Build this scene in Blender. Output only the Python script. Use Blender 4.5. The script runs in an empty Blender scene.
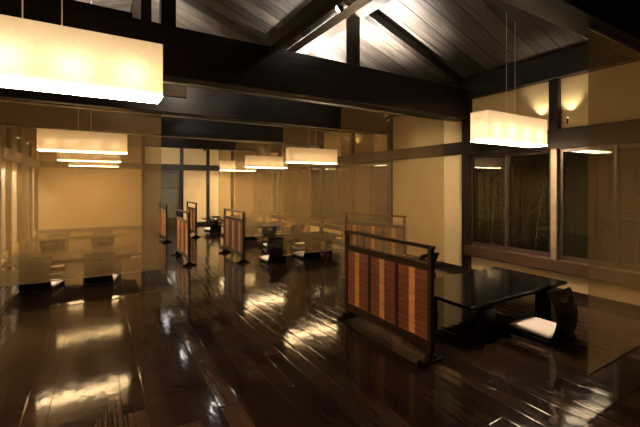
import bpy, bmesh, math, random
from mathutils import Vector, Matrix
random.seed(7)
PI = math.pi
scn = bpy.context.scene
COL = scn.collection
CH = 1.45                       # eye height of the camera

# ------------------------------------------------------------------ materials
def newmat(name):
    m = bpy.data.materials.new(name); m.use_nodes = True
    nt = m.node_tree
    for n in list(nt.nodes): nt.nodes.remove(n)
    out = nt.nodes.new('ShaderNodeOutputMaterial')
    return m, nt, out
class G:
    """small node-graph helper"""
    def __init__(s, nt): s.nt = nt
    def n(s, t, **kw):
        nd = s.nt.nodes.new(t)
        for k, v in kw.items(): setattr(nd, k, v)
        return nd
    def put(s, sock, v):
        if hasattr(v, 'node'): s.nt.links.new(v, sock)
        else: sock.default_value = v
    def m(s, op, a, b=0.0, c=0.0):
        nd = s.n('ShaderNodeMath', operation=op)
        s.put(nd.inputs[0], a); s.put(nd.inputs[1], b)
        if op in ('MULTIPLY_ADD', 'SMOOTH_MIN', 'COMPARE'): s.put(nd.inputs[2], c)
        return nd.outputs[0]
    def coord(s):
        tc = s.n('ShaderNodeTexCoord'); return tc.outputs['Object']
    def sep(s, v):
        nd = s.n('ShaderNodeSeparateXYZ'); s.put(nd.inputs[0], v); return nd.outputs
    def comb(s, x, y, z):
        nd = s.n('ShaderNodeCombineXYZ')
        for i, v in enumerate((x, y, z)): s.put(nd.inputs[i], v)
        return nd.outputs[0]
    def noise(s, v, scale, detail=3, rough=.5):
        nd = s.n('ShaderNodeTexNoise'); s.put(nd.inputs['Vector'], v)
        nd.inputs['Scale'].default_value = scale; nd.inputs['Detail'].default_value = detail
        nd.inputs['Roughness'].default_value = rough
        return nd.outputs['Fac']
    def rand(s, v):
        nd = s.n('ShaderNodeTexWhiteNoise', noise_dimensions='3D'); s.put(nd.inputs['Vector'], v)
        return nd.outputs['Value']
    def ramp(s, f, stops):
        nd = s.n('ShaderNodeValToRGB'); s.put(nd.inputs[0], f)
        el = nd.color_ramp.elements
        while len(el) < len(stops): el.new(.5)
        for e, (p, c) in zip(el, stops): e.position = p; e.color = (*c, 1)
        return nd.outputs[0]
    def mix(s, f, a, b):
        nd = s.n('ShaderNodeMix', data_type='RGBA'); s.put(nd.inputs[0], f)
        for i, v in ((6, a), (7, b)):
            if hasattr(v, 'node'): s.nt.links.new(v, nd.inputs[i])
            else: nd.inputs[i].default_value = (*v, 1)
        return nd.outputs[2]
    def scale(s, v, sc):
        nd = s.n('ShaderNodeVectorMath', operation='MULTIPLY'); s.put(nd.inputs[0], v)
        nd.inputs[1].default_value = sc; return nd.outputs[0]
    def bsdf(s, out, color=None, rough=.5, normal=None, spec=.5, coat=0, coat_r=.1, metal=0):
        b = s.n('ShaderNodeBsdfPrincipled')
        if color is not None:
            if hasattr(color, 'node'): s.nt.links.new(color, b.inputs['Base Color'])
            else: b.inputs['Base Color'].default_value = (*color, 1)
        s.put(b.inputs['Roughness'], rough)
        b.inputs['Specular IOR Level'].default_value = spec
        b.inputs['Coat Weight'].default_value = coat
        b.inputs['Coat Roughness'].default_value = coat_r
        b.inputs['Metallic'].default_value = metal
        if normal is not None: s.nt.links.new(normal, b.inputs['Normal'])
        s.nt.links.new(b.outputs[0], out.inputs[0])
        return b
    def bump(s, h, strength=.5, dist=.01):
        nd = s.n('ShaderNodeBump'); nd.inputs['Strength'].default_value = strength
        nd.inputs['Distance'].default_value = dist; s.put(nd.inputs['Height'], h)
        return nd.outputs[0]

def wood(name, c0, c1, axis='X', rough=.4, bump=.3, spec=.3, grain=30, coat=0):
    m, nt, out = newmat(name); g = G(nt)
    st = {'X': (1.2, grain, grain), 'Y': (grain, 1.2, grain), 'Z': (grain, grain, 1.2)}[axis]
    v = g.scale(g.coord(), st)
    a = g.noise(v, 1, 5, .6)
    col = g.ramp(a, [(.3, c0), (.75, c1)])
    r = g.m('MULTIPLY_ADD', a, .25, rough - .12)
    g.bsdf(out, col, r, g.bump(a, bump, .004), spec, coat)
    return m
def plain(name, c, rough=.5, spec=.5, metal=0, nscale=12, var=.12, bump=.0, coat=0):
    m, nt, out = newmat(name); g = G(nt)
    a = g.noise(g.coord(), nscale, 3)
    c0 = tuple(x * (1 - var) for x in c); c1 = tuple(min(1, x * (1 + var)) for x in c)
    col = g.ramp(a, [(.3, c0), (.7, c1)])
    g.bsdf(out, col, rough, g.bump(a, bump, .005) if bump else None, spec, coat, .08, metal)
    return m

M = {}
DW0, DW1 = (.006, .004, .0028), (.022, .0135, .0088)
M['beam_x'] = wood('dark_beam_wood_x', DW0, DW1, 'X', .42, .5)
M['beam_y'] = wood('dark_beam_wood_y', DW0, DW1, 'Y', .42, .5)
M['post'] = wood('dark_post_wood', DW0, DW1, 'Z', .42, .5)
M['purlin'] = wood('purlin_wood', (.045, .03, .018), (.10, .072, .045), 'Y', .6, .4)
M['lacquer'] = plain('black_lacquer', (.004, .0035, .0035), .12, .14, 0, 4, .2, 0, 0)
M['leg'] = plain('black_table_leg', (.006, .005, .005), .5, .2, 0, 4, .2)
M['chair'] = plain('black_chair_lacquer', (.006, .005, .005), .25, .35, 0, 4, .2, 0, 0)
M['cushion'] = plain('white_cushion_cloth', (.80, .74, .73), .9, .2, 0, 60, .04, .15)
M['screen_frame'] = wood('partition_frame_wood', (.016, .007, .005), (.035, .014, .009), 'Z', .35, .2)
M['cord'] = plain('pale_lamp_cord', (.85, .78, .66), .5)
M['metal'] = plain('brushed_metal', (.5, .5, .5), .3, .5, .9)
M['blackmetal'] = plain('black_metal', (.015, .015, .015), .4)
M['bronze'] = plain('bronze_window_metal', (.05, .036, .026), .35, .5, .3)
M['mullion'] = plain('pale_bronze_metal', (.20, .16, .12), .45, .4, .2)
M['sill'] = wood('window_sill_wood', (.035, .02, .012), (.075, .045, .027), 'Y', .35, .2)

# plaster
def plaster():
    m, nt, out = newmat('cream_plaster'); g = G(nt)
    c = g.coord()
    a = g.noise(c, 2.5, 4); b = g.noise(c, 90, 2)
    col = g.ramp(a, [(.3, (.67, .525, .285)), (.7, (.73, .575, .32))])
    g.bsdf(out, col, .85, g.bump(b, .15, .003), .2)
    return m
M['plaster'] = plaster()

def floor_mat():
    m, nt, out = newmat('dark_lacquered_floor_boards'); g = G(nt)
    c = g.coord(); X, Y, Z = g.sep(c)
    W = .135
    px = g.m('DIVIDE', X, W)
    pid = g.m('FLOOR', px); fx = g.m('SUBTRACT', px, pid)
    r1 = g.rand(g.comb(pid, 3.3, 0))
    yy = g.m('DIVIDE', g.m('ADD', Y, g.m('MULTIPLY', r1, 7.0)), 1.82)
    yid = g.m('FLOOR', yy); fy = g.m('SUBTRACT', yy, yid)
    r2 = g.rand(g.comb(pid, yid, 1.7)); r3 = g.rand(g.comb(pid, yid, 9.1))
    # gaps
    ex = g.m('MINIMUM', fx, g.m('SUBTRACT', 1, fx))
    ey = g.m('MULTIPLY', g.m('MINIMUM', fy, g.m('SUBTRACT', 1, fy)), 13.5)
    e = g.m('MINIMUM', ex, ey)
    gap = g.m('MINIMUM', g.m('DIVIDE', e, .035), 1.0)
    grain = g.noise(g.comb(g.m('MULTIPLY', X, 55), g.m('MULTIPLY_ADD', Y, 2.2, g.m('MULTIPLY', r2, 40)), r3), 1, 5, .6)
    wav = g.noise(g.comb(g.m('MULTIPLY', X, 9), g.m('MULTIPLY_ADD', Y, 3.0, g.m('MULTIPLY', r2, 30)), r3), 1, 2, .5)
    cx = g.m('SUBTRACT', fx, .5)
    cup = g.m('MULTIPLY', g.m('MULTIPLY', cx, cx), -.0030)
    tilt = g.m('MULTIPLY', g.m('MULTIPLY', cx, g.m('SUBTRACT', r3, .5)), .0034)
    h = g.m('ADD', g.m('ADD', cup, tilt), g.m('MULTIPLY', gap, .0007))
    tear = g.noise(g.comb(g.m('MULTIPLY', X, 22), g.m('MULTIPLY_ADD', Y, 16, g.m('MULTIPLY', r2, 30)), r3), 1, 3, .6)
    h = g.m('ADD', h, g.m('MULTIPLY', tear, .0008))
    h = g.m('ADD', h, g.m('ADD', g.m('MULTIPLY', wav, .0042), g.m('MULTIPLY', grain, .00022)))
    base = g.ramp(g.m('MULTIPLY_ADD', grain, .6, g.m('MULTIPLY', r2, .4)),
                  [(.25, (.008, .0045, .0032)), (.55, (.020, .0115, .0078)), (.85, (.045, .027, .018))])
    col = g.mix(gap, (.004, .002, .0015), base)
    rough = g.m('MULTIPLY_ADD', g.noise(c, 5, 3), .10, .035)
    g.bsdf(out, col, rough, g.bump(h, .50, 1.0), .15, 0, .06)
    return m
M['floor'] = floor_mat()

def ceiling_mat():
    m, nt, out = newmat('weathered_ceiling_boards'); g = G(nt)
    c = g.coord(); X, Y, Z = g.sep(c)
    py = g.m('DIVIDE', Y, .27); pid = g.m('FLOOR', py); fy = g.m('SUBTRACT', py, pid)
    e = g.m('MINIMUM', fy, g.m('SUBTRACT', 1, fy))
    gap = g.m('MINIMUM', g.m('DIVIDE', e, .05), 1.0)
    r = g.rand(g.comb(pid, 1.2, 0))
    grain = g.noise(g.comb(g.m('MULTIPLY_ADD', X, 1.3, g.m('MULTIPLY', r, 30)), g.m('MULTIPLY', Y, 38), 0), 1, 6, .65)
    blot = g.noise(c, 3, 3)
    f = g.m('ADD', g.m('MULTIPLY_ADD', grain, .65, g.m('MULTIPLY', r, .2)), g.m('MULTIPLY', blot, .2))
    base = g.ramp(f, [(.36, (.018, .014, .011)), (.54, (.070, .056, .043)), (.74, (.18, .15, .12))])
    col = g.mix(gap, (.006, .004, .003), base)
    h = g.m('ADD', g.m('MULTIPLY', gap, .006), g.m('MULTIPLY', grain, .002))
    g.bsdf(out, col, .6, g.bump(h, .8, 1.0), .3)
    return m
M['ceiling'] = ceiling_mat()

def weave_mat():
    m, nt, out = newmat('woven_red_bamboo_panel'); g = G(nt)
    X, Y, Z = g.sep(g.coord())
    row = g.m('FLOOR', g.m('DIVIDE', Z, .006))
    rr = g.rand(g.comb(row, 2.1, 0))
    n = g.noise(g.comb(g.m('MULTIPLY', Y, 14), g.m('MULTIPLY', row, .7), 0), 1, 4, .6)
    f = g.m('ADD', g.m('MULTIPLY', rr, .4), g.m('MULTIPLY', n, .6))
    col = g.ramp(f, [(.2, (.075, .020, .011)), (.5, (.165, .046, .022)), (.8, (.27, .092, .042))])
    fz = g.m('FRACT', g.m('DIVIDE', Z, .006))
    g.bsdf(out, col, .45, g.bump(g.m('SINE', g.m('MULTIPLY', fz, PI)), .4, .002), .4)
    return m
M['weave'] = weave_mat()
def strip_mat():
    m, nt, out = newmat('pale_bamboo_strip'); g = G(nt)
    X, Y, Z = g.sep(g.coord())
    row = g.m('FLOOR', g.m('DIVIDE', Z, .006))
    rr = g.rand(g.comb(row, 5.1, 0))
    col = g.ramp(rr, [(.1, (.42, .19, .06)), (.9, (.62, .32, .11))])
    g.bsdf(out, col, .5)
    return m
M['strip'] = strip_mat()

def scrim_mat(dens):
    m, nt, out = newmat('brown_sheer_fabric'); g = G(nt)
    tr = g.n('ShaderNodeBsdfTransparent'); tr.inputs[0].default_value = (.84, .775, .64, 1)
    df = g.n('ShaderNodeBsdfDiffuse'); df.inputs[0].default_value = (.38, .255, .115, 1)
    tl = g.n('ShaderNodeBsdfTranslucent'); tl.inputs[0].default_value = (.38, .255, .115, 1)
    mx = g.n('ShaderNodeMixShader'); mx.inputs[0].default_value = .4
    nt.links.new(df.outputs[0], mx.inputs[1]); nt.links.new(tl.outputs[0], mx.inputs[2])
    m2 = g.n('ShaderNodeMixShader'); m2.inputs[0].default_value = dens
    nt.links.new(tr.outputs[0], m2.inputs[1]); nt.links.new(mx.outputs[0], m2.inputs[2])
    nt.links.new(m2.outputs[0], out.inputs[0])
    return m
M['scrim'] = scrim_mat(.50)

def glass_mat():
    m, nt, out = newmat('window_glass'); g = G(nt)
    tr = g.n('ShaderNodeBsdfTransparent'); tr.inputs[0].default_value = (.9, .92, .9, 1)
    gl = g.n('ShaderNodeBsdfGlossy'); gl.inputs['Roughness'].default_value = .015
    fr = g.n('ShaderNodeFresnel'); fr.inputs[0].default_value = 1.5
    mx = g.n('ShaderNodeMixShader')
    nt.links.new(g.m('ADD', g.m('MULTIPLY', fr.outputs[0], 1.5), .01), mx.inputs[0])
    nt.links.new(tr.outputs[0], mx.inputs[1]); nt.links.new(gl.outputs[0], mx.inputs[2])
    nt.links.new(mx.outputs[0], out.inputs[0])
    return m
M['glass'] = glass_mat()

def shade_mat(name, emis, col=(1.0, .72, .42), paper=(.9, .78, .6)):
    m, nt, out = newmat(name); g = G(nt)
    n = g.noise(g.coord(), 35, 4, .7)
    em = g.n('ShaderNodeEmission'); em.inputs[0].default_value = (*col, 1)
    g.put(em.inputs[1], g.m('MULTIPLY_ADD', n, emis * .25, emis * .87))
    tl = g.n('ShaderNodeBsdfTranslucent')
    nt.links.new(g.ramp(n, [(.3, tuple(.85 * x for x in paper)), (.7, paper)]), tl.inputs[0])
    df = g.n('ShaderNodeBsdfDiffuse'); df.inputs[0].default_value = (*paper, 1)
    mx = g.n('ShaderNodeMixShader'); mx.inputs[0].default_value = .5
    nt.links.new(tl.outputs[0], mx.inputs[1]); nt.links.new(df.outputs[0], mx.inputs[2])
    ad = g.n('ShaderNodeAddShader')
    nt.links.new(em.outputs[0], ad.inputs[0]); nt.links.new(mx.outputs[0], ad.inputs[1])
    nt.links.new(ad.outputs[0], out.inputs[0])
    return m
M['shade'] = shade_mat('lit_paper_shade', .20, (1.0, .72, .40), (.92, .74, .50))
M['diffuser'] = shade_mat('lit_white_diffuser', 26, (1.0, .80, .55))
def emis_mat(name, col, s):
    m, nt, out = newmat(name); g = G(nt)
    em = g.n('ShaderNodeEmission'); em.inputs[0].default_value = (*col, 1); em.inputs[1].default_value = s
    nt.links.new(em.outputs[0], out.inputs[0]); return m
M['down_lens'] = emis_mat('bright_downlight_lens', (1, .93, .84), 90)
M['spot_lens'] = emis_mat('glowing_spot_lens', (1, .9, .75), 4)

def curtain_mat():
    m, nt, out = newmat('white_sheer_curtain'); g = G(nt)
    n = g.noise(g.scale(g.coord(), (1, 14, 1)), 3, 2)
    df = g.n('ShaderNodeBsdfDiffuse'); nt.links.new(g.ramp(n, [(.3, (.74, .68, .62)), (.7, (.86, .81, .76))]), df.inputs[0])
    nt.links.new(df.outputs[0], out.inputs[0]); return m
M['curtain'] = curtain_mat()
M['leaf'] = plain('bamboo_leaf_green', (.06, .10, .03), .5, .4, 0, 5, .4)
M['stalk'] = plain('bamboo_stalk', (.13, .14, .07), .5, .4, 0, 8, .25)
M['fence'] = wood('garden_fence_wood', (.03, .024, .015), (.08, .06, .038), 'Z', .8, .5)
M['ground'] = plain('garden_soil', (.03, .024, .016), .95, .2, 0, 8, .4, .6)
M['rail'] = plain('bright_steel_rail', (.8, .77, .72), .38, .5, 1.0)
M['roll'] = plain('scrim_rail_metal', (.35, .33, .30), .25, .5, .9)

# ------------------------------------------------------------------ mesh helpers
def box(bm, x0, x1, y0, y1, z0, z1):
    vs = [bm.verts.new(p) for p in ((x0,y0,z0),(x1,y0,z0),(x1,y1,z0),(x0,y1,z0),(x0,y0,z1),(x1,y0,z1),(x1,y1,z1),(x0,y1,z1))]
    for f in ((0,3,2,1),(4,5,6,7),(0,1,5,4),(1,2,6,5),(2,3,7,6),(3,0,4,7)):
        bm.faces.new([vs[i] for i in f])
    return bm
def B(*a):
    bm = bmesh.new()
    if isinstance(a[0], (tuple, list)):
        for b in a: box(bm, *b)
    else: box(bm, *a)
    return bm
def tube(bm, pts, r, seg=8, r2=None):
    rings = []
    n = len(pts)
    for i, p in enumerate(pts):
        p = Vector(p)
        d = (Vector(pts[min(i+1, n-1)]) - Vector(pts[max(i-1, 0)])).normalized()
        u = d.orthogonal().normalized() if abs(d.z) < .95 else d.cross(Vector((1, 0, 0))).normalized()
        w = d.cross(u)
        rr = r if r2 is None else r + (r2 - r) * i / max(1, n-1)
        rings.append([bm.verts.new(p + rr*(math.cos(2*PI*k/seg)*u + math.sin(2*PI*k/seg)*w)) for k in range(seg)])
    for a, b in zip(rings, rings[1:]):
        for k in range(seg): bm.faces.new((a[k], a[(k+1) % seg], b[(k+1) % seg], b[k]))
    bm.faces.new(rings[0][::-1]); bm.faces.new(rings[-1])
    return bm
def prism(bm, poly, axis, a, b):
    """poly of 2D points extruded along axis"""
    def P(p, t):
        return {'X': (t, p[0], p[1]), 'Y': (p[0], t, p[1]), 'Z': (p[0], p[1], t)}[axis]
    A = [bm.verts.new(P(p, a)) for p in poly]; Bv = [bm.verts.new(P(p, b)) for p in poly]
    n = len(poly)
    bm.faces.new(A); bm.faces.new(Bv[::-1])
    for i in range(n): bm.faces.new((A[i], Bv[i], Bv[(i+1) % n], A[(i+1) % n]))
    return bm
def obj(name, bm, mat, parent=None, bevel=0, smooth=False, seg=2):
    me = bpy.data.meshes.new(name)
    bmesh.ops.recalc_face_normals(bm, faces=bm.faces)
    bm.to_mesh(me); bm.free()
    if smooth:
        for p in me.polygons: p.use_smooth = True
    me.materials.append(mat)
    o = bpy.data.objects.new(name, me); COL.objects.link(o)
    if parent: o.parent = parent
    if bevel:
        md = o.modifiers.new('bevel', 'BEVEL'); md.width = bevel; md.segments = seg; md.limit_method = 'ANGLE'
    return o
def thing(name, label, cat, loc=(0,0,0), rotz=0, group=None):
    o = bpy.data.objects.new(name, None); COL.objects.link(o)
    o.empty_display_size = .1
    o.location = loc; o.rotation_euler = (0, 0, rotz); o['label'] = label; o['category'] = cat
    if group: o['group'] = group
    return o
def tag(o, label, cat, group=None, kind=None):
    o['label'] = label; o['category'] = cat
    if group: o['group'] = group
    if kind: o['kind'] = kind
    return o
def struct(name, bm, mat, label, cat, bevel=0):
    o = obj(name, bm, mat, None, bevel)
    o['kind'] = 'structure'; o['label'] = label; o['category'] = cat
    return o
def dup(root, loc, rotz, label, group=None):
    r = root.copy(); COL.objects.link(r); r.location = loc; r.rotation_euler = (0, 0, rotz)
    r['label'] = label
    if group: r['group'] = group
    for ch in list(root.children):
        c = ch.copy(); COL.objects.link(c); c.parent = r
        for gch in list(ch.children):
            d = gch.copy(); COL.objects.link(d); d.parent = c
    return r

# ------------------------------------------------------------------ room constants
XL, XR = -1.55, 5.23
YB, YF = 13.7, -2.4
XK = .60                          # ridge
SL = .343
def roof(x): return CH + 1.74 + SL * ((5.23 - x) if x >= XK else (5.23 - XK) - (XK - x))
TIE0, TIE1 = CH + 1.08, CH + 1.58

struct('floor', B(XL-.3, XR+.15, YF-.2, YB+.2, -.1, 0), M['floor'], 'glossy dark brown plank floor running down the room', 'floor')
bm = bmesh.new()
prism(bm, [(XL-1.2, roof(XL-1.2)), (XK, roof(XK)), (XR+.9, roof(XR+.9)), (XR+.9, roof(XR+.9)+.06), (XK, roof(XK)+.06), (XL-1.2, roof(XL-1.2)+.06)], 'Y', YF-.3, YB+.3)
struct('ceiling', bm, M['ceiling'], 'sloping ceiling of weathered grey brown boards', 'ceiling')

# ---- right wall, built bay by bay
WT = .14
posts = [-.18, 1.18, 2.54, 3.90, 5.75, 7.10, 8.50, 9.85, 11.20, 12.55, 13.70]
lo, up = [], []
bm = bmesh.new()
box(bm, XR, XR+WT, YF, YB, 0, .30)                                  # low cream strip
box(bm, XR, XR+WT, 3.90, 5.75, .30, 2.86)                            # plain bay
box(bm, XR+.03, XR+WT, YF, 3.90, 2.19, 3.15); box(bm, XR+.03, XR+WT, 5.75, YB, 2.19, 3.15)
box(bm, XR, XR+WT, 3.90, 5.75, 2.86, 3.15)
box(bm, XR, XR+WT, YF, -.18, .30, 2.19)
struct('wall_right', bm, M['plaster'], 'cream plastered right wall around the windows', 'wall')
struct('baseboard_right', B(XR-.018, XR, YF, YB, 0, .085), M['beam_y'], 'dark baseboard along the right wall', 'baseboard', .003)
tn = [0]
def trim(bm, mat, label, bevel=.006):
    tn[0] += 1
    return struct('trim_%d' % tn[0], bm, mat, label, 'beam', bevel)
for i, y in enumerate(posts[:-1]):
    w = .075 if y in (3.90,) else .06
    trim(B(XR-.05, XR+.03, y-w, y+w, 0 if y != 2.54 else 1.94, 2.88), M['post'], ['dark wall post hidden in front', 'dark wall post beside the near brown screen', 'dark wall post between the two big windows',
        'thick dark corner post at the end of the big beam', 'dark post where the far windows begin', 'dark post second along the far windows', 'dark post third along the far windows',
        'dark post fourth along the far windows', 'dark post fifth along the far windows', 'dark post nearest the back wall in the window row'][i])
trim(B(XR-.055, XR+.04, YF, 3.90, 1.93, 2.19), M['beam_y'], 'dark transom beam over the big near windows')
trim(B(XR-.055, XR+.04, 3.90, YB, 1.97, 2.17), M['beam_y'], 'dark transom beam along the far right wall')
trim(B(XR-.10, XR+.10, YF, YB, 2.86, 3.19), M['beam_y'], 'dark wall plate under the right eaves')
trim(B(XR-.09, XR+.05, YF, 3.90, .30, .46), M['sill'], 'brown window sill under the big near windows')
trim(B(XR-.06, XR+.05, 5.75, YB, .30, .42), M['sill'], 'brown window sill under the far windows')

trim(B(XR-.045, XR+.03, 2.50, 2.575, .46, 1.935), M['mullion'], 'pale metal mullion between the two big windows', .004)
def window(n, y0, y1, label, panes=2):
    w = bpy.data.objects.new('window_%d' % n, None); COL.objects.link(w); w.location = (XR+.02, (y0+y1)/2, .46)
    w['kind'] = 'structure'; w['label'] = label; w['category'] = 'window'
    L = (y1-y0)/2 - .06; H = 1.93-.46
    for k in range(panes):
        a = -L + k*2*L/panes; b = a + 2*L/panes + (.03 if k < panes-1 else 0)
        xo = -.012 if k % 2 else .022
        t = .035
        fr = obj('window_frame', B((xo, xo+.028, a, a+t, 0, H), (xo, xo+.028, b-t, b, 0, H), (xo, xo+.028, a+t, b-t, 0, .06), (xo, xo+.028, a+t, b-t, H-.045, H)), M['bronze'], w, .003)
        obj('window_pane', B(xo+.01, xo+.016, a+t, b-t, .06, H-.045), M['glass'], fr)
        if k == 0 and n <= 2:
            pass
    return w
window(1, 2.54, 3.90, 'sliding window nearer the corner post, dark garden outside')
window(2, 1.18, 2.54, 'sliding window partly behind the near brown screen')
window(3, -.18, 1.18, 'sliding window at the near end of the right wall')
names = ['first', 'second', 'third', 'fourth', 'fifth', 'last']
for i, (a, b) in enumerate(zip(posts[4:], posts[5:])):
    window(4+i, a, b, 'dark window, %s of the far right row past the plain wall' % names[i])

# ---- back wall
bx = [XL, 1.30, 2.55, 3.47, 4.39, XR]
bm = bmesh.new()
box(bm, XL-.2, 1.30, YB, YB+.15, 0, 4.7)
box(bm, 1.30, 2.55, YB+.02, YB+.15, 2.17, 4.7)
box(bm, 2.55, XR+.15, YB, YB+.15, 0, 4.2)
box(bm, 1.30, 2.55, YB+.6, YB+.7, 0, 2.2)
struct('wall_back', bm, M['plaster'], 'cream back wall divided by dark posts', 'wall')
for i, x in enumerate(bx[1:-1]):
    trim(B(x-.055, x+.055, YB-.05, YB+.03, 0, 2.85), M['post'], 
         ['dark back wall post left of the glass door', 'dark back wall post right of the glass door', 'dark back wall post between two cream panels', 'dark back wall post behind the hanging lamps'][i])
trim(B(XL, XR, YB-.055, YB+.03, 1.98, 2.18), M['beam_x'], 'dark lintel running along the back wall')
trim(B(XL, XR, YB-.07, YB+.03, 2.82, 3.05), M['beam_x'], 'dark top plate of the back wall')
struct('baseboard_back', B((XL, 1.30, YB-.02, YB, 0, .10), (2.55, XR, YB-.02, YB, 0, .10)), M['beam_x'], 'dark baseboard of the back wall', 'baseboard', .003)
# back glass doors
def door(n, x0, x1, label):
    w = bpy.data.objects.new('door_%d' % n, None); COL.objects.link(w); w.location = ((x0+x1)/2, YB+.02, 0)
    w['kind'] = 'structure'; w['label'] = label; w['category'] = 'door'
    L = (x1-x0)/2; t = .05
    fr = obj('door_frame', B((-L, -L+t, 0, .035, 0, 1.98), (L-t, L, 0, .035, 0, 1.98), (-L+t, L-t, 0, .035, 1.90, 1.98), (-L+t, L-t, 0, .035, 0, .30), (-L+t, L-t, .004, .031, 1.33, 1.36)), M['bronze'], w, .003)
    obj('door_pane', B(-L+t, L-t, .014, .02, .30, 1.90), M['doorglass'], fr)
M['doorglass'] = plain('smoky_door_glass', (.10, .105, .085), .12, .6, 0, 3, .15)
door(1, 1.355, 2.495, 'smoky glass door between dark posts in the back wall')

# ---- left wall with curtained glass doors
bm = bmesh.new()
box(bm, XL-.15, XL, YF, 7.9, 0, 3.0)
box(bm, XL-.15, XL, 7.9, YB, 2.75, 4.0); box(bm, XL-.15, XL, 7.9, YB, 0, .12)
box(bm, XL-.15, XL, YF, 7.9, 3.0, 4.0)
for a, b in ((7.9, 8.65), (10.80, 11.65), (13.45, YB)): box(bm, XL-.15, XL, a, b, .12, 2.75)
struct('wall_left', bm, M['plaster'], 'cream left wall around the curtained glass doors', 'wall')
trim(B(XL-.10, XL+.05, 7.9, YB, 1.95, 2.17), M['beam_y'], 'dark transom beam along the left wall')
for y, hw, lb in ((8.62, .05, 'dark left wall post before the curtained doors'), (9.60, .03, 'slim dark post between the two near curtains'),
                  (12.38, .03, 'slim dark post between the two far curtains'), (13.46, .05, 'dark left wall post nearest the back corner')):
    trim(B(XL-.10, XL+.05, y-hw, y+hw, 0, 2.8), M['post'], lb)
trim(B(XL-.10, XL+.04, 10.78, 11.67, 0, 2.8), M['post'], 'broad dark wood panel between near and far curtains')
bm = bmesh.new(); box(bm, XL-.62, XL-.6, 7.9, YB, 0, 3.0)
struct('wall_outer_left', bm, M['fence'], 'dark boarding outside the left doors', 'wall')
for n, (a, b, lab) in enumerate(((8.68, 9.56, 'white sheer curtain in the nearest left glass door'), (9.64, 10.77, 'white sheer curtain in the second left glass door'),
                    (11.68, 12.34, 'white sheer curtain in the third left glass door'), (12.42, 13.40, 'white sheer curtain in the farthest left glass door'))):
    t = thing('curtain', lab, 'curtain', (XL-.05, (a+b)/2, 0), 0, 'white curtains in the left doors')
    L = (b-a)/2
    bm = bmesh.new(); nu, nv = 60, 16
    grid = []
    for i in range(nu+1):
        row = []
        for j in range(nv+1):
            v = j/nv; z = .14 + v*1.80
            pinch = 1 - .0*math.exp(-((z-1.1)/.25)**2)
            y = (-L + 2*L*i/nu)*pinch
            x = .014*math.sin(i/nu*2*PI*9) + .006*math.sin(i*.7+j*.4)
            row.append(bm.verts.new((x, y, z)))
        grid.append(row)
    for i in range(nu):
        for j in range(nv): bm.faces.new((grid[i][j], grid[i+1][j], grid[i+1][j+1], grid[i][j+1]))
    o = obj('curtain_cloth', bm, M['curtain'], t, 0, True)
    md = o.modifiers.new('thick', 'SOLIDIFY'); md.thickness = .003
    tb = bmesh.new(); tube(tb, [(0, -L, 1.93), (0, L, 1.93)], .01); obj('curtain_rod', tb, M['metal'], t)
M['toppane'] = plain('upper_left_pane', (.35, .27, .18), .2, .5)
for n, (a, b) in enumerate(((8.68, 9.56), (9.64, 10.77), (11.68, 12.34), (12.42, 13.40))):
    w = bpy.data.objects.new('window_%d' % (20+n), None); COL.objects.link(w); w.location = (XL-.04, (a+b)/2, 2.17)
    w['kind'] = 'structure'; w['category'] = 'window'; w['label'] = 'small upper window over the left doors, %s from the near end' % ['first', 'second', 'third', 'fourth'][n]
    L = (b-a)/2
    obj('window_pane', B(-.004, .004, -L, L, 0, .58), M['toppane'], w)
# front wall behind the camera
struct('wall_front', B(XL-.2, XR+.2, YF-.15, YF, 0, 4.9), M['plaster'], 'cream wall behind the viewer', 'wall')

# ------------------------------------------------------------------ roof timbers
tieY = [1.08, 3.85, 5.82, 8.42, 11.12]
tlab = ['dark cross beam overhead carrying the near right screen', 'massive dark cross beam spanning the top of the view', 'second dark cross beam with the long left screen below', 'third dark cross beam above the far lamps', 'farthest dark cross beam near the back wall']
for i, y in enumerate(tieY):
    trim(B(XL, XR+.04, y, y+.20, TIE0, TIE1), M['beam_x'], tlab[i], .012)
for i, y in enumerate(tieY[1:]):
    s = ['nearest', 'second', 'third', 'farthest'][i]
    trim(B(XK-.07, XK+.07, y+.03, y+.17, TIE1, roof(XK)-.10), M['post'], 'tall dark ridge post on the %s cross beam' % s)
    trim(B(2.92-.065, 2.92+.065, y+.03, y+.17, TIE1, CH+2.23), M['post'], 'short dark post under the purlin on the %s cross beam' % s)
    for sgn, lb in (((1, 'right'), (-1, 'left')) if i == 0 else ()):
        xe = XR if sgn > 0 else XL
        bm = bmesh.new()
        prism(bm, [(XK, roof(XK)-.02), (xe, roof(xe)-.02), (xe, roof(xe)-.15), (XK, roof(XK)-.15)] if sgn > 0 else
                  [(xe, roof(xe)-.02), (XK, roof(XK)-.02), (XK, roof(XK)-.15), (xe, roof(xe)-.15)], 'Y', y+.05, y+.15)
        trim(bm, M['beam_x'], 'dark %s rafter of the %s roof truss' % (lb, s))
bm = B(2.83, 3.03, YF, YB, CH+2.23, CH+2.37)
trim(bm, M['purlin'], 'long purlin beam on the short posts, lit from above')
trim(B(1.685, 1.805, YF, YB, TIE1, TIE1+.125), M['purlin'], 'long brown beam laid across the cross beams')
trim(B(XK-.08, XK+.08, YF, YB, roof(XK)-.26, roof(XK)-.06), M['beam_y'], 'dark ridge beam at the top of the roof')
trim(B(XL, .28, 3.87, 4.03, TIE1, TIE1+.05), M['beam_x'], 'thin dark board laid on the near cross beam at left')

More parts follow.
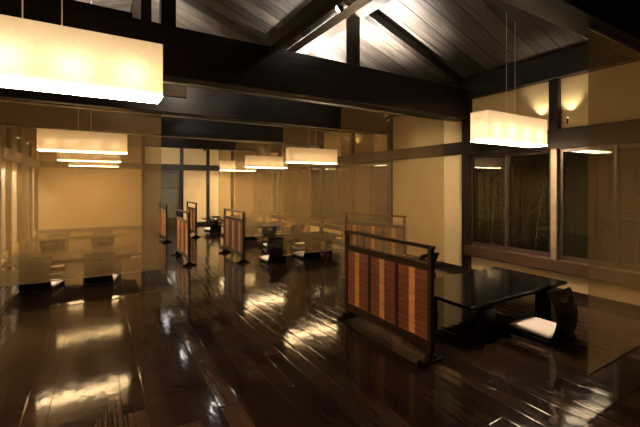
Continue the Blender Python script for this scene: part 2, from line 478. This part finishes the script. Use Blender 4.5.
# ------------------------------------------------------------------ hanging sheer screens
def scrim(label, x0, x1, y, z0=.17, z1=CH+1.10, full=True):
    t = thing('hanging_screen', label, 'screen', ((x0+x1)/2, y, z0), 0, 'sheer brown screens hung from the cross beams')
    L = (x1-x0)/2; H = z1-z0
    bm = bmesh.new()
    for k in range(12):
        xa, xb = -L + 2*L*k/12, -L + 2*L*(k+1)/12
        bm.faces.new([bm.verts.new(p) for p in ((xa, 0, .008), (xb, 0, .008), (xb, 0, H-.012), (xa, 0, H-.012))])
    bmesh.ops.remove_doubles(bm, verts=bm.verts, dist=1e-5)
    obj('screen_fabric', bm, M['scrim'], t)
    bm = bmesh.new(); tube(bm, [(-L, 0, .008), (L, 0, .008)], .007); obj('hem_bar', bm, M['bronze'], t)
    bm = bmesh.new(); tube(bm, [(-L, 0, H-.012), (L, 0, H-.012)], .014); obj('roller_tube', bm, M['roll'], t)
    return t
scrim('long brown sheer screen at left in front of the two low chairs', XL+.02, .82, 5.98)
scrim('brown sheer screen in the left bay behind the longest one', XL+.02, .81, 8.68, .10)
scrim('short rolled up brown screen just under the massive beam', XL+.02, .82, 4.12, CH+.93)
scrim('brown sheer screen right of centre behind the nearest partition', 2.84, 4.92, 4.12)
scrim('brown sheer screen in front of the right lamp group', 2.86, 4.97, 5.98)
scrim('brown sheer screen third along the right windows', 2.86, 4.97, 8.68)
scrim('farthest brown sheer screen near the back wall', 3.2, 4.97, 11.345)
scrim('brown sheer screen at the right edge of the view', 2.84, 5.1, 1.17, .15, CH+1.09)
# metal rails under the beams
def rail(y, x0, x1, label):
    bm = bmesh.new(); tube(bm, [(x0, y, TIE0-.013), (x1, y, TIE0-.013)], .013, 12)
    o = obj('screen_rail', bm, M['rail'], None, 0, True)
    return tag(o, label, 'rail', 'metal screen rails')
rail(4.068, XL+.02, XR-.06, 'metal rail under the massive near beam')
rail(6.036, XL+.02, XR-.06, 'metal rail under the second cross beam')
rail(8.636, XL+.02, XR-.06, 'metal rail under the third cross beam')

# ------------------------------------------------------------------ pendant lamps
LL, LD, LH = 1.24, .22, .335
def make_lamp(label):
    t = thing('pendant_lamp', label, 'lamp', (0, 0, 0), 0, 'long box pendant lamps')
    x, y = LL/2, LD/2; th = .004
    bm = bmesh.new()
    lo4 = [bm.verts.new((a, b, .010)) for a, b in ((-x, -y), (x, -y), (x, y), (-x, y))]
    hi4 = [bm.verts.new((a, b, LH)) for a, b in ((-x, -y), (x, -y), (x, y), (-x, y))]
    for k in range(4): bm.faces.new((lo4[k], lo4[(k+1) % 4], hi4[(k+1) % 4], hi4[k]))
    obj('lamp_shade', bm, M['shade'], t)
    obj('diffuser_panel', B(-x+.002, x-.002, -y+.002, y-.002, 0, .010), M['diffuser'], t)
    obj('light_block_plate', B(-x+.006, x-.006, -y+.006, y-.006, .013, .017), M['blackmetal'], t)  # unseen plate added to stop the diffuser lighting the shade from inside
    for sx in (-.09, .09):
        bm = bmesh.new(); tube(bm, [(sx, 0, LH-.1), (sx, 0, 1.0)], .004, 6)
        obj('hanging_cord', bm, M['cord'], t)
    obj('mounting_bar', B(-x+.006, x-.006, -.012, .012, LH-.11, LH-.09), M['metal'], t)
    bl = bpy.data.lights.new('lamp_bulb_light', 'POINT'); bl.energy = 1.35; bl.shadow_soft_size = .03; bl.color = (1, .86, .66)
    for bxp in (-.45, -.15, .15, .45):
        bm = bmesh.new(); bmesh.ops.create_uvsphere(bm, u_segments=12, v_segments=8, radius=.028)
        for v in bm.verts: v.co += Vector((bxp, 0, LH-.17))
        obj('bulb', bm, M['bulb'], t, 0, True)
        lo = bpy.data.objects.new('bulb_light', bl); COL.objects.link(lo); lo.parent = t; lo.location = (bxp, -.0, LH-.215)
    return t
M['bulb'] = plain('frosted_bulb', (.9, .88, .8), .4)
def cordlen(x, zb): return roof(x) - .02 - zb
lamps = [(-.27, 2.60, .555, 'biggest box pendant lamp at the upper left, cut by the frame'),
         (-.19, 7.22, .545, 'left column pendant lamp second from the viewer'),
         (-.15, 9.95, .545, 'left column pendant lamp third from the viewer, half hidden'),
         (-.09, 12.6, .545, 'left column pendant lamp farthest away and smallest'),
         (4.31, 2.60, .50, 'box pendant lamp over the near right table beside the windows'),
         (4.22, 7.28, .50, 'right column pendant lamp, nearest of the three in a row at centre'),
         (4.22, 9.95, .50, 'right column pendant lamp, middle of the three in a row'),
         (4.22, 12.5, .50, 'right column pendant lamp, farthest of the three in a row')]
lamp0 = None
for (x, y, h, lab) in lamps:
    zb = CH + h
    if lamp0 is None:
        lamp0 = make_lamp(lab); lamp0.location = (x, y, zb); t = lamp0
    else: t = dup(lamp0, (x, y, zb), 0, lab)
    for c in t.children:
        if c.name.startswith('hanging_cord'):
            k = (roof(x + c.data.vertices[0].co.x) - .01 - zb - (LH-.1)) / (1.0 - (LH-.1))
            c.scale = (1, 1, k); c.location = (0, 0, (LH-.1)*(1-k))

# ------------------------------------------------------------------ low tables
def make_table(label):
    t = thing('low_table', label, 'table', (0, 0, 0), 0, 'long low black lacquer tables')
    obj('tabletop', B(-.88, .88, -.45, .45, .295, .33), M['lacquer'], t, .006)
    obj('apron', B((-.74, .74, -.36, -.335, .245, .295), (-.74, .74, .335, .36, .245, .295), (-.74, -.715, -.335, .335, .245, .295), (.715, .74, -.335, .335, .245, .295)), M['lacquer'], t, .003)
    for sx in (-1, 1):
        for sy in (-1, 1):
            x, y = sx*.52+sx*.0, sy*.36
            obj('leg', B(x-.085, x+.085, y-.045, y+.045, 0, .246), M['leg'], t, .005)
    return t
tabs = [(3.785, 2.58, 'black low table beside the big windows at right'),
        (-.28, 7.10, 'black low table behind the long left screen'),
        (3.80, 7.12, 'black low table in the middle right bay'),
        (3.80, 9.95, 'black low table third along the right wall'),
        (3.90, 12.35, 'black low table near the back wall at right'),
        (-.30, 9.95, 'black low table far back in the left bay')]
tab0 = make_table(tabs[0][2]); tab0.location = (tabs[0][0], tabs[0][1], 0)
for (x, y, lab) in tabs[1:]: dup(tab0, (x, y, 0), 0, lab)

# ------------------------------------------------------------------ legless chairs with cushions
def make_chair(label):
    t = thing('legless_chair', label, 'chair', (0, 0, 0), 0, 'black legless floor chairs')
    # curved bentwood back with a hand slot
    bm = bmesh.new()
    xs = [-.19, -.17, -.12, -.065, -.03, .03, .065, .12, .17, .19]
    nz = 22
    def prof(s):
        z = .03 + .44*s
        y = -.195 - .035*s - .034*math.sin(s*PI*1.15) + .05*s*s*s
        return y, z
    V = {}
    for i, x in enumerate(xs):
        for j in range(nz+1):
            s = j/nz; y, z = prof(s)
            w = 1 - .10*math.sin(s*PI)**2 + .0
            if j == nz and abs(x) > .18: z -= .012
            V[i, j] = bm.verts.new((x*w, y + .018*(x/.19)**2, z))
    for i in range(len(xs)-1):
        for j in range(nz):
            if xs[i] >= -.066 and xs[i+1] <= .066 and 17 <= j <= 18: continue
            bm.faces.new((V[i, j], V[i+1, j], V[i+1, j+1], V[i, j+1]))
    o = obj('back_rest', bm, M['chair'], t, 0, True)
    md = o.modifiers.new('thick', 'SOLIDIFY'); md.thickness = .013; md.offset = 0
    o = obj('seat_board', B(-.20, .20, -.205, .20, .004, .030), M['chair'], t, .008, False, 3)
    return t
def make_cushion(label):
    bm = bmesh.new(); n = 16; top, bot = {}, {}
    a = .205; th = .030
    for i in range(n+1):
        for j in range(n+1):
            x, y = -1+2*i/n, -1+2*j/n
            f = ((1-abs(x)**5) * (1-abs(y)**5))
            f = max(0, f)**.45
            px, py = a*x*(1-.05*abs(y)**4*0), a*y
            # gently rounded corners
            r = max(abs(x), abs(y)); k = 1 - .06*(abs(x*y)**3)
            top[i, j] = bm.verts.new((px*k, py*k + .03, .030 + th*(1+f)))
            if 0 < i < n and 0 < j < n: bot[i, j] = bm.verts.new((px*k, py*k + .03, .030 + th*(1-f)))
            else: bot[i, j] = top[i, j]
    for i in range(n):
        for j in range(n):
            bm.faces.new((top[i, j], top[i+1, j], top[i+1, j+1], top[i, j+1]))
            q = (bot[i, j], bot[i, j+1], bot[i+1, j+1], bot[i+1, j])
            if len(set(q)) == 4:
                try: bm.faces.new(q)
                except ValueError: pass
    o = obj('seat_cushion', bm, M['cushion'], None, 0, True)
    return tag(o, label, 'cushion', 'white seat cushions on the floor chairs')
seats = [  # x, y, rotz, place
    (3.70, 1.91, -.03, 'near side of the right front table, side on to the viewer'),
    (3.45, 3.42, PI, 'far side of the right front table behind the red partition'),
    (4.05, 3.48, PI, 'far side of the right front table just right of the red partition'),
    (-.67, 6.36, -.25, 'left of the two under the long left screen'),
    (.04, 6.33, -.18, 'right of the two under the long left screen'),
    (-.70, 7.92, PI, 'far side of the left table, left one'),
    (.08, 7.92, PI, 'far side of the left table, right one'),
    (2.86, 6.42, .0, 'near side of the middle right table, clear of the screen'),
    (3.60, 6.42, .0, 'near side of the middle right table, veiled by the screen'),
    (3.50, 7.88, PI, 'far side of the middle right table, left one'),
    (4.25, 7.88, PI, 'far side of the middle right table, right one'),
    (3.40, 9.25, .0, 'near side of the third right table, left one'),
    (4.15, 9.25, .0, 'near side of the third right table, right one'),
    (3.12, 11.72, .2, 'near side of the back right table, left one by the cream wall'),
    (3.75, 11.62, .0, 'near side of the back right table, right one'),
    (-.68, 9.2, .0, 'near side of the far left table, left one'),
    (.08, 9.2, .0, 'near side of the far left table, right one')]
ch0 = cu0 = None
for (x, y, r, place) in seats:
    l1 = 'black legless chair, ' + place if place.startswith(('near', 'far')) else 'black legless chair, ' + place
    l2 = 'white seat cushion, ' + place if place.startswith(('near', 'far')) else 'white seat cushion, ' + place
    if ch0 is None:
        ch0 = make_chair(l1); ch0.location = (x, y, 0); ch0.rotation_euler = (0, 0, r)
        cu0 = make_cushion(l2); cu0.location = (x, y, 0); cu0.rotation_euler = (0, 0, r)
    else:
        dup(ch0, (x, y, 0), r, l1)
        c = cu0.copy(); COL.objects.link(c); c.location = (x, y, 0); c.rotation_euler = (0, 0, r); c['label'] = l2

# ------------------------------------------------------------------ low partitions
def make_partition(label):
    t = thing('partition', label, 'partition', (0, 0, 0), 0, 'low red woven partitions along the aisle')
    W = 1.17; h = W/2
    obj('top_rail', B(-.019, .019, -h-.035, h+.035, .925, .955), M['screen_frame'], t, .004)
    for s in (-1, 1):
        obj('post', B(-.02, .02, s*h-.02, s*h+.02, .04, .925), M['screen_frame'], t, .003)
        f = bmesh.new()
        box(f, -.12, .12, s*h-.035, s*h+.035, 0, .03)
        prism(f, [(-.07, .03), (.07, .03), (.035, .065), (-.035, .065)], 'Y', s*h-.024, s*h+.024)
        obj('foot', f, M['lacquer'], t, .004)
    obj('crossbar', B(-.018, .018, -h+.02, h-.02, .745, .805), M['screen_frame'], t, .003)
    obj('bottom_rail', B(-.018, .018, -h+.02, h-.02, .10, .175), M['screen_frame'], t, .003)
    pw = (W-.04-2*.04)/3
    y = -h+.02
    for k in range(3):
        o = obj('woven_panel', B(-.008, .008, y, y+pw, .175, .745), M['weave'], t)
        c = y+pw*.52
        obj('pale_strip', B(-.0105, .0105, c-pw*.1, c+pw*.1, .176, .744), M['strip'], o)
        y += pw
        if k < 2:
            obj('mullion', B(-.015, .015, y, y+.04, .175, .745), M['screen_frame'], t, .002); y += .04
    return t
parts = [(2.325, 2.665, 0, 1.0, 'red woven partition nearest the viewer beside the right front table'),
         (2.32, 7.15, 0, 1.0, 'red woven partition in the middle of the aisle right side'),
         (1.40, 7.42, 0, 1.0, 'red woven partition on the aisle left side, nearer one'),
         (2.32, 11.0, 0, 1.0, 'red woven partition farthest back on the aisle right side'),
         (1.48, 10.5, 0, 1.0, 'red woven partition at the left screen edge, farther one'),
         (4.02, 4.85, .32, 1.0, 'woven partition standing behind the brown screen by the plain wall')]
p0 = make_partition(parts[0][4]); p0.location = (parts[0][0], parts[0][1], 0)
for (x, y, r, s, lab) in parts[1:]: dup(p0, (x, y, 0), r, lab)

# ------------------------------------------------------------------ spotlights
def spot(name, loc, target, energy, size, label, col=(1, .86, .68), blend=.6, r=.03, br=.032, lens='spot_lens'):
    t = thing('spotlight', label, 'spotlight', loc, 0, 'small spotlights')
    d = (Vector(target) - Vector(loc)).normalized()
    bm = bmesh.new(); tube(bm, [tuple(-d*.09), tuple(-d*.02)], br, 14); obj('spotlight_body', bm, M['blackmetal'], t, 0)
    bm = bmesh.new(); tube(bm, [tuple(-d*.02), tuple(-d*.012)], br*.75, 14); obj('spotlight_lens', bm, M[lens], t, 0)
    ld = bpy.data.lights.new(name, 'SPOT'); ld.energy = energy; ld.spot_size = size; ld.spot_blend = blend; ld.color = col; ld.shadow_soft_size = r
    lo = bpy.data.objects.new(name, ld); COL.objects.link(lo); lo.parent = t
    lo.rotation_euler = d.to_track_quat('-Z', 'Y').to_euler()
    return t
WARM = (1, .82, .60); COOL = (1, .93, .84)
spot('uplight', (3.45, 4.15, TIE1-.10), (3.5, 4.0, roof(3.5)), 350, 2.4, 'ceiling spotlight hidden behind the massive beam at right', COOL, 1)
spot('uplight', (3.25, 5.72, TIE1+.06), (3.3, 5.3, roof(3.3)), 300, 2.4, 'ceiling spotlight on the second cross beam at right', COOL, 1)
spot('uplight', (.35, 6.12, TIE1+.02), (.3, 7.6, roof(.3)), 420, 2.0, 'ceiling spotlight behind the second beam at left', COOL, 1)
_t = spot('uplight', (2.32, 3.40, CH+2.02), (2.45, 4.0, roof(2.5)), 130, 2.5, 'ceiling spotlight glaring between the two long beams at the top', COOL, 1)
bm = bmesh.new(); bmesh.ops.create_uvsphere(bm, u_segments=14, v_segments=8, radius=.036)
for v in bm.verts: v.co.z -= .03
obj('glowing_bulb', bm, M['down_lens'], _t, 0, True)
for y, s in ((7.3, 'nearest'), (10.1, 'middle'), (12.9, 'farthest')):
    spot('downlight', (1.93, y, TIE1-.02), (1.93, y, 0), 60, 1.4, 'downlight on the long brown beam over the aisle, %s one' % s, WARM, .6, .04, .06, 'down_lens')
spot('downlight', (1.25, 4.55, TIE1+.1), (1.15, 5.82, TIE0+.12), 30, 1.3, 'spotlight aimed at the face of the second beam', WARM)
spot('wall_wash', (4.62, 3.80, TIE0-.035), (XR, 2.5, .15), 55, 1.1, 'added fill light under the massive beam aimed low below the big windows', WARM, .8, .05, .02, 'lacquer')  # added fill, brightens the low cream strip under the near windows
for y, s in ((6.15, 'second'), (8.75, 'third'), (11.45, 'fourth')):
    spot('wall_wash', (3.3, y, TIE0+.12), (XR, y+1.0, .1), 130, 1.1, 'added fill light behind the %s cross beam aimed low on the right wall' % s, WARM, .8, .05)  # invented fills so the low strip shows bright in the far bays
def wall_up(y, lab):
    spot('wall_wash', (XR-.06, y, 2.33), (XR+.03, y, 2.86), 6, 1.35, lab, (1, .85, .6), .8, .008, .010)
wall_up(2.36, 'tiny uplight right of the post above the big windows')
wall_up(2.72, 'tiny uplight left of the post above the big windows')
wall_up(6.92, 'tiny far uplight right of the post over the far windows')
wall_up(7.28, 'tiny far uplight left of the post over the far windows')
spot('wall_wash', (3.9, 4.35, TIE0-.06), (XR, 4.7, 1.4), 28, 1.7, 'added fill light under the massive beam aimed at the plain right wall', WARM, .9, .05)  # extra fill put in to brighten the plain bay
spot('wall_wash', (2.7, 11.05, TIE0-.06), (3.0, YB, 1.3), 42, 1.7, 'added fill light under the farthest beam aimed at the back wall', WARM, .9, .05)  # fill added to lift the back wall, no known fitting
for y, s in ((9.12, 'first'), (10.2, 'second'), (12.0, 'third'), (12.9, 'fourth')):
    spot('curtain_fill_light', (XL+.22, y, 2.35), (XL-.05, y, 1.1), 200, 1.5, 'added fill light over the %s white curtain' % s, (1, .9, .8))  # made-up lights that whiten the curtains from above

# ------------------------------------------------------------------ garden outside the right windows
struct('ground', B(XR+.15, 10, YF-1, YB+1, -.15, -.05), M['ground'], 'dark soil of the garden outside', 'ground')
t = thing('garden_fence', 'dim wooden board fence outside the big windows', 'fence', (7.1, 0, -.05))
bm = bmesh.new()
for k in range(96):
    y = -2 + k*.16; box(bm, 0, .02, y+.004, y+.156, 0, 2.3)
obj('fence_boards', bm, M['fence'], t)
obj('fence_rail', B((-.05, 0, -2, 13.3, .4, .5), (-.05, 0, -2, 13.3, 1.9, 2.0)), M['fence'], t)
def bamboo(x, y, h, lean, lab):
    t = thing('bamboo', lab, 'plant', (x, y, -.05), 0, 'bamboo stalks in the dark garden')
    bm = bmesh.new()
    pts = [(lean[0]*(k/8)**1.3, lean[1]*(k/8)**1.3, h*k/8) for k in range(9)]
    tube(bm, pts, .012, 7, .006)
    obj('stalk', bm, M['stalk'], t, 0, True)
    bm = bmesh.new()
    for k in range(70):
        f = random.uniform(.12, 1); p = Vector((lean[0]*f**1.3, lean[1]*f**1.3, h*f))
        a = random.uniform(0, 2*PI); d = Vector((math.cos(a), math.sin(a), random.uniform(-.6, .3))).normalized()
        p = p + d*random.uniform(.02, .14); L = random.uniform(.10, .2); s = d.cross(Vector((0, 0, 1))).normalized()*.012
        vs = [bm.verts.new(p), bm.verts.new(p + d*L*.4 + s), bm.verts.new(p + d*L + Vector((0, 0, -.04))), bm.verts.new(p + d*L*.4 - s)]
        bm.faces.new(vs)
    obj('leaves', bm, M['leaf'], t)
bl = ['leftmost bamboo outside the window nearer the corner', 'bamboo left of the sliding window joint', 'bamboo just right of the sliding window joint', 'bamboo just left of the pale window mullion',
      'leaning bamboo in the window beside the near screen', 'second leaning bamboo beside the near screen', 'bamboo seen through the near brown screen']
for k, (x, y, h, lx, ly) in enumerate(((6.75, 4.9, 1.5, .05, .12), (6.3, 4.2, 1.7, .0, -.12), (6.75, 3.65, 1.5, .05, -.15), (6.45, 3.15, 1.6, 0, .12), (6.3, 2.45, 2.0, 0, -.25), (6.75, 2.2, 2.1, 0, -.2), (6.3, 1.6, 1.9, 0, .1))):
    bamboo(x, y, h, (lx, ly), bl[k])
def bush(x, y, r, lab):
    bm = bmesh.new()
    for k in range(420):
        a, b = random.uniform(0, 2*PI), random.uniform(0, PI/2)
        rr = r*random.uniform(.5, 1); d = Vector((math.cos(a)*math.cos(b), math.sin(a)*math.cos(b), math.sin(b)))
        p = Vector((d.x*rr, d.y*rr, d.z*rr*1.2)); L = random.uniform(.06, .14)
        s = d.orthogonal().normalized(); s.rotate(Matrix.Rotation(random.uniform(0, 6), 3, d)); dd = (d + s*.8).normalized(); s = dd.cross(d).normalized()*.018
        bm.faces.new([bm.verts.new(q) for q in (p, p+dd*L*.5+s, p+dd*L, p+dd*L*.5-s)])
    bm2 = bmesh.new(); tube(bm2, [(0, 0, -.01), (.02, 0, r*.6)], .02, 6)
    t = thing('shrub', lab, 'plant', (x, y, -.05), 0, 'leafy shrubs in the dark garden')
    obj('stem', bm2, M['stalk'], t); obj('foliage', bm, M['leaf'], t)
bush(5.78, 4.35, .30, 'leafy shrub low outside the corner end of the window')
bush(5.78, 3.65, .32, 'leafy shrub outside near the sliding window joint')
bush(5.78, 2.80, .36, 'leafy shrub outside just left of the pale mullion')
bush(5.78, 1.98, .36, 'leafy shrub outside the window by the near screen')
bush(5.78, 1.25, .36, 'leafy shrub outside seen through the near screen')
for (x, y, e) in ((6.0, 3.6, .6), (6.2, 2.0, .35)):
    ld = bpy.data.lights.new('garden_light', 'POINT'); ld.energy = e; ld.color = (1, .85, .6); ld.shadow_soft_size = .15
    lo = bpy.data.objects.new('garden_light', ld); COL.objects.link(lo); lo.location = (x, y, 2.6)

# ------------------------------------------------------------------ world, camera, colour
w = bpy.data.worlds.new('night'); scn.world = w; w.use_nodes = True
w.node_tree.nodes['Background'].inputs[0].default_value = (.02, .025, .04, 1)
w.node_tree.nodes['Background'].inputs[1].default_value = .15
cam = bpy.data.cameras.new('camera'); co = bpy.data.objects.new('camera', cam); COL.objects.link(co)
co.location = (0, 0, CH); co.rotation_euler = (math.radians(90), 0, math.radians(-31.3))
cam.sensor_width = 36; cam.lens = 365/640*36; cam.shift_y = -28.5/640; cam.clip_start = .02
scn.camera = co
vs = scn.view_settings
vs.view_transform = 'Standard'; vs.look = 'None'; vs.exposure = .82; vs.gamma = 1; vs.use_curve_mapping = False
scn.cycles.transparent_max_bounces = 32
scn.cycles.max_bounces = 10; scn.cycles.diffuse_bounces = 4; scn.cycles.glossy_bounces = 5
scn.cycles.sample_clamp_indirect = 6
